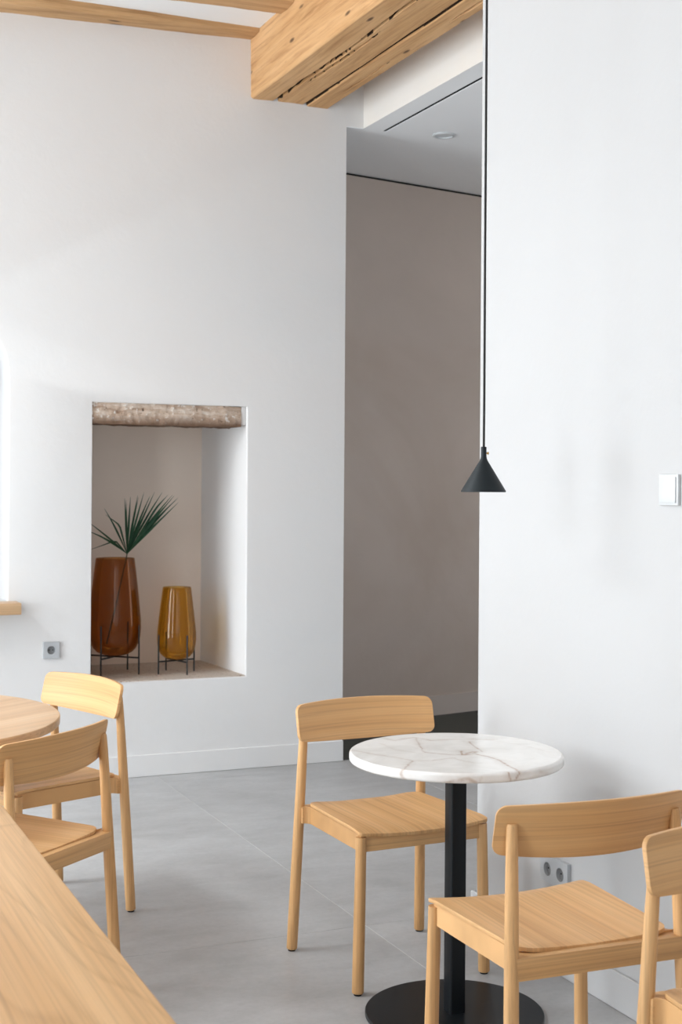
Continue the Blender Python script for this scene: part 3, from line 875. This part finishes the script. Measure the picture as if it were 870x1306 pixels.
# ------------------------------------------------------------------ palm leaf
leaf_o = Vector((1.868, 7.165, 1.106))   # where the blades fan out
pl_ = empty('palm_leaf', leaf_o); tag(pl_, 'dark green fan palm leaf standing in the larger amber vase', 'leaf')
bm = bmesh.new()
bot = Vector((1.735, 7.06, 0.645)) - leaf_o
tube(bm, [bot, bot*0.6 + Vector((0.004, 0, 0.006)), bot*0.25 + Vector((0.003, 0, 0.004)), Vector((0, 0, 0))], [0.004, 0.0038, 0.0034, 0.003], 8)
mesh_obj('stem', bm, m_stem, pl_, 60)
cx_, cz_ = Vector((math.cos(YAW), -math.sin(YAW), 0)), Vector((0, 0, 1))
depth_ = Vector((math.sin(YAW), math.cos(YAW), 0))
PXM = 243.0
tips = [  # image offset of the tip (px of an 870 px photo), optional fold point, depth lean, width
 ((-49.5, -41), None, -0.02, 1.0), ((-49.5, -30), None, -0.05, 1.1), ((-48, -4.5), (-14.5, -17), -0.04, 1.0),
 ((-30.5, -58), None, 0.02, 1.0), ((-27, -50.5), (-9.5, -37), -0.03, 1.0), ((-5.5, -71), None, 0.05, 1.0),
 ((-2.5, -69), None, 0.02, 0.9), ((5, -73.5), None, -0.03, 1.1), ((11, -75), None, 0.06, 1.0), ((14, -72.5), None, 0.0, 1.1),
 ((23, -79.5), None, -0.05, 1.1), ((27.5, -75), None, 0.05, 1.1), ((35, -80), None, 0.0, 1.1), ((43, -79.5), None, 0.06, 1.1),
 ((53.5, -76.5), (38, -60), -0.04, 1.1), ((57, -76), None, 0.03, 1.2), ((60.5, -75), None, -0.02, 1.2), ((63.5, -72.5), None, 0.06, 1.2), ((65.5, -66.5), None, 0.0, 1.2), ((58, -70), None, -0.06, 1.3), ((54, -62), None, 0.02, 1.3)]
for i, (tp, fold, dl, w) in enumerate(tips):
    end = cx_*(tp[0]/PXM) - cz_*(tp[1]/PXM) + depth_*dl
    L = end.length
    pts = []
    nseg = 10
    for k in range(nseg+1):
        u = k/nseg
        if fold:
            fp = cx_*(fold[0]/PXM) - cz_*(fold[1]/PXM) + depth_*dl*0.4
            p = fp*(u/0.55) if u < 0.55 else fp + (end-fp)*((u-0.55)/0.45)
        else:
            p = end*u + Vector((0, 0, 0.012*math.sin(PI*u)))*(1 if i % 2 else 0.3)
        pts.append(p)
    d = end.normalized(); side = d.cross(depth_).normalized()
    bm = bmesh.new(); rows = []
    for k, p in enumerate(pts):
        u = k/nseg
        hw = 0.0050*w*(0.22 + 0.78*min(1, u/0.38))*(1 - max(0, (u-0.45)/0.55)**1.3*0.93)
        ridge = depth_*(-hw*0.75)
        th = depth_*0.0007
        rows.append([bm.verts.new(p - side*hw - th), bm.verts.new(p + ridge - th), bm.verts.new(p + side*hw - th),
                     bm.verts.new(p + side*hw + th), bm.verts.new(p + ridge + th), bm.verts.new(p - side*hw + th)])
    for a, b_ in zip(rows, rows[1:]):
        for k in range(6): bm.faces.new((a[k], a[(k+1) % 6], b_[(k+1) % 6], b_[k]))
    bm.faces.new(rows[0]); bm.faces.new(rows[-1][::-1])
    mesh_obj('leaflet', bm, m_leaf, pl_, 25)

# ------------------------------------------------------------------ pendant lamp
pd = Vector((0.4025, 3.90)); PX_, PY_ = math.cos(YAW)*pd.x + math.sin(YAW)*pd.y, -math.sin(YAW)*pd.x + math.cos(YAW)*pd.y
RIM = EYE - (627.5-620.8)/1761.2*3.90
pk = empty('pendant_lamp', (PX_, PY_, RIM)); tag(pk, 'small matt black cone pendant lamp hanging on a long black cord', 'lamp')
K = 3.90/1761.2
bm = bmesh.new()
prof = [(28.2*K, 0), (28.6*K, 0.5*K), (28.4*K, 1.8*K), (5.2*K, 40*K), (4.0*K, 43*K), (3.6*K, 46*K), (3.6*K, 57*K), (3.1*K, 57.8*K), (1.0*K, 57.9*K),
        (1.0*K, 50*K), (2.6*K, 46*K), (4.2*K, 39*K), (27.4*K, 1.6*K)]
lathe(bm, prof, 64, close=True); mesh_obj('shade', bm, m_shade, pk, 40)
bm = bmesh.new(); lathe(bm, [(0, 24*K), (3.0*K, 24.5*K), (4.0*K, 28*K), (3.0*K, 33*K), (2.4*K, 45*K), (0, 45*K)], 20); mesh_obj('bulb_holder', bm, m_black, pk, 40)
bm = bmesh.new(); tube(bm, [(0, 0, 49*K), (0.0006, 0, 120*K), (0.0, 0.0, 300*K), (0, 0, 3.788-RIM)], 0.0034, 10); mesh_obj('cord', bm, m_cord, pk, 50)
bm = bmesh.new(); lathe(bm, [(0, 3.783-RIM), (0.045, 3.783-RIM), (0.05, 3.788-RIM), (0.05, 3.812-RIM), (0, 3.812-RIM)], 32); mesh_obj('ceiling_cup', bm, m_shade, pk, 40)
bm = bmesh.new(); dv = Vector((math.cos(YAW), -math.sin(YAW), 0))
tube(bm, [dv*3.4*K + Vector((0, 0, 49.5*K)), dv*4.6*K + Vector((0, 0, 49.5*K)), dv*4.7*K + Vector((0, 0, 49.5*K)), dv*6.4*K + Vector((0, 0, 49.5*K))], [0.0022, 0.0022, 0.0042, 0.0038], 14)
mesh_obj('thumb_screw', bm, m_brass, pk, 50)

# ------------------------------------------------------------------ sockets and switch
def circle(cx, cz, r, n=28): return [(cx + r*math.cos(2*PI*k/n), cz + r*math.sin(2*PI*k/n)) for k in range(n)]
def outlet(name, centre, gangs, normal_axis, label):
    """plate built in local x (along the wall), z up, facing local -y"""
    pitch = 0.071
    t = empty(name, centre, 0 if normal_axis == 'y' else R(-90)); tag(t, label, 'outlet')
    w = 0.0405 + pitch*(gangs-1)/2; h = 0.0405; d = 0.013
    bm = bmesh.new()
    holes = [circle(pitch*(g-(gangs-1)/2), 0, 0.0205) for g in range(gangs)]
    ls = face_holes(bm, [(-w+0.001, -h+0.001), (w-0.001, -h+0.001), (w-0.001, h-0.001), (-w+0.001, h-0.001)], holes, lambda x, z: (x, -d, z))
    o1 = [bm.verts.new((x, -d+0.001, z)) for x, z in ((-w, -h), (w, -h), (w, h), (-w, h))]
    o2 = [bm.verts.new((x, 0, z)) for x, z in ((-w, -h), (w, -h), (w, h), (-w, h))]
    bridge(bm, ls[0], o1); bridge(bm, o1, o2)
    wells = []
    for l in ls[1:]:
        bk = [bm.verts.new((v_.co.x, -0.001, v_.co.z)) for v_ in l]; bridge(bm, l, bk)
    mesh_obj('cover_plate', bm, m_alu, t)
    for g in range(gangs):
        x = pitch*(g-(gangs-1)/2)
        bm = bmesh.new()
        vs = [bm.verts.new((a, -0.0018, c_)) for a, c_ in circle(x, 0, 0.0215)]; vb = [bm.verts.new((a, -0.0006, c_)) for a, c_ in circle(x, 0, 0.0215)]
        bm.faces.new(vs); bm.faces.new(vb[::-1]); bridge(bm, vs, vb)
        ins = mesh_obj('socket_insert', bm, m_socket, t)
        for sx in (-1, 1):
            bm = bmesh.new()
            a_ = [bm.verts.new((p, -0.0024, q)) for p, q in circle(x + sx*0.0095, 0, 0.0030, 12)]; b_ = [bm.verts.new((p, -0.0017, q)) for p, q in circle(x + sx*0.0095, 0, 0.0030, 12)]
            bm.faces.new(a_); bm.faces.new(b_); bridge(bm, a_, b_); mesh_obj('pin_hole', bm, m_dark, ins)
            bbox_obj('earth_clip', (x-0.003, x+0.003, -0.009, -0.002, sx*0.0192-0.0013, sx*0.0192+0.0013), m_steel, ins, 0)
    return t
outlet('wall_outlet', (1.391, WALL_T-0.0002, 0.658), 1, 'y', 'single silver-grey socket on the back wall left of the niche')
# sockets face -X on the right wall: local -y -> world -x needs a turn of -90 degrees
outlet('double_wall_outlet', (WALL_R-0.0002, 3.592, 0.305), 2, 'x', 'double silver-grey socket low on the right wall behind a chair')

sw = empty('light_switch', (WALL_R-0.0002, 3.043, 1.4695), R(-90)); tag(sw, 'square white light switch on the right wall at the right edge', 'switch')
bbox_obj('frame', (-0.0415, 0.0415, -0.009, 0, -0.0415, 0.0415), m_plastic, sw, 0.0015)
bbox_obj('rocker', (-0.0345, 0.0345, -0.0125, -0.009, -0.0345, 0.0345), m_plastic, sw, 0.0012)

# ------------------------------------------------------------------ round fitting on the hall ceiling
dt = empty('ceiling_fitting', (3.507, 6.722, HC)); tag(dt, 'small round white fitting flush on the hall ceiling', 'ceiling fitting')
bm = bmesh.new(); lathe(bm, [(0.062, 0), (0.062, -0.006), (0.057, -0.010), (0.048, -0.010), (0.046, -0.004), (0.046, 0)], 40); mesh_obj('rim', bm, m_plastic, dt, 40)
bm = bmesh.new(); lathe(bm, [(0, -0.0035), (0.0455, -0.0035), (0.0455, 0.0), (0, 0.0)], 40); mesh_obj('lens', bm, m_plastic, dt, 40)
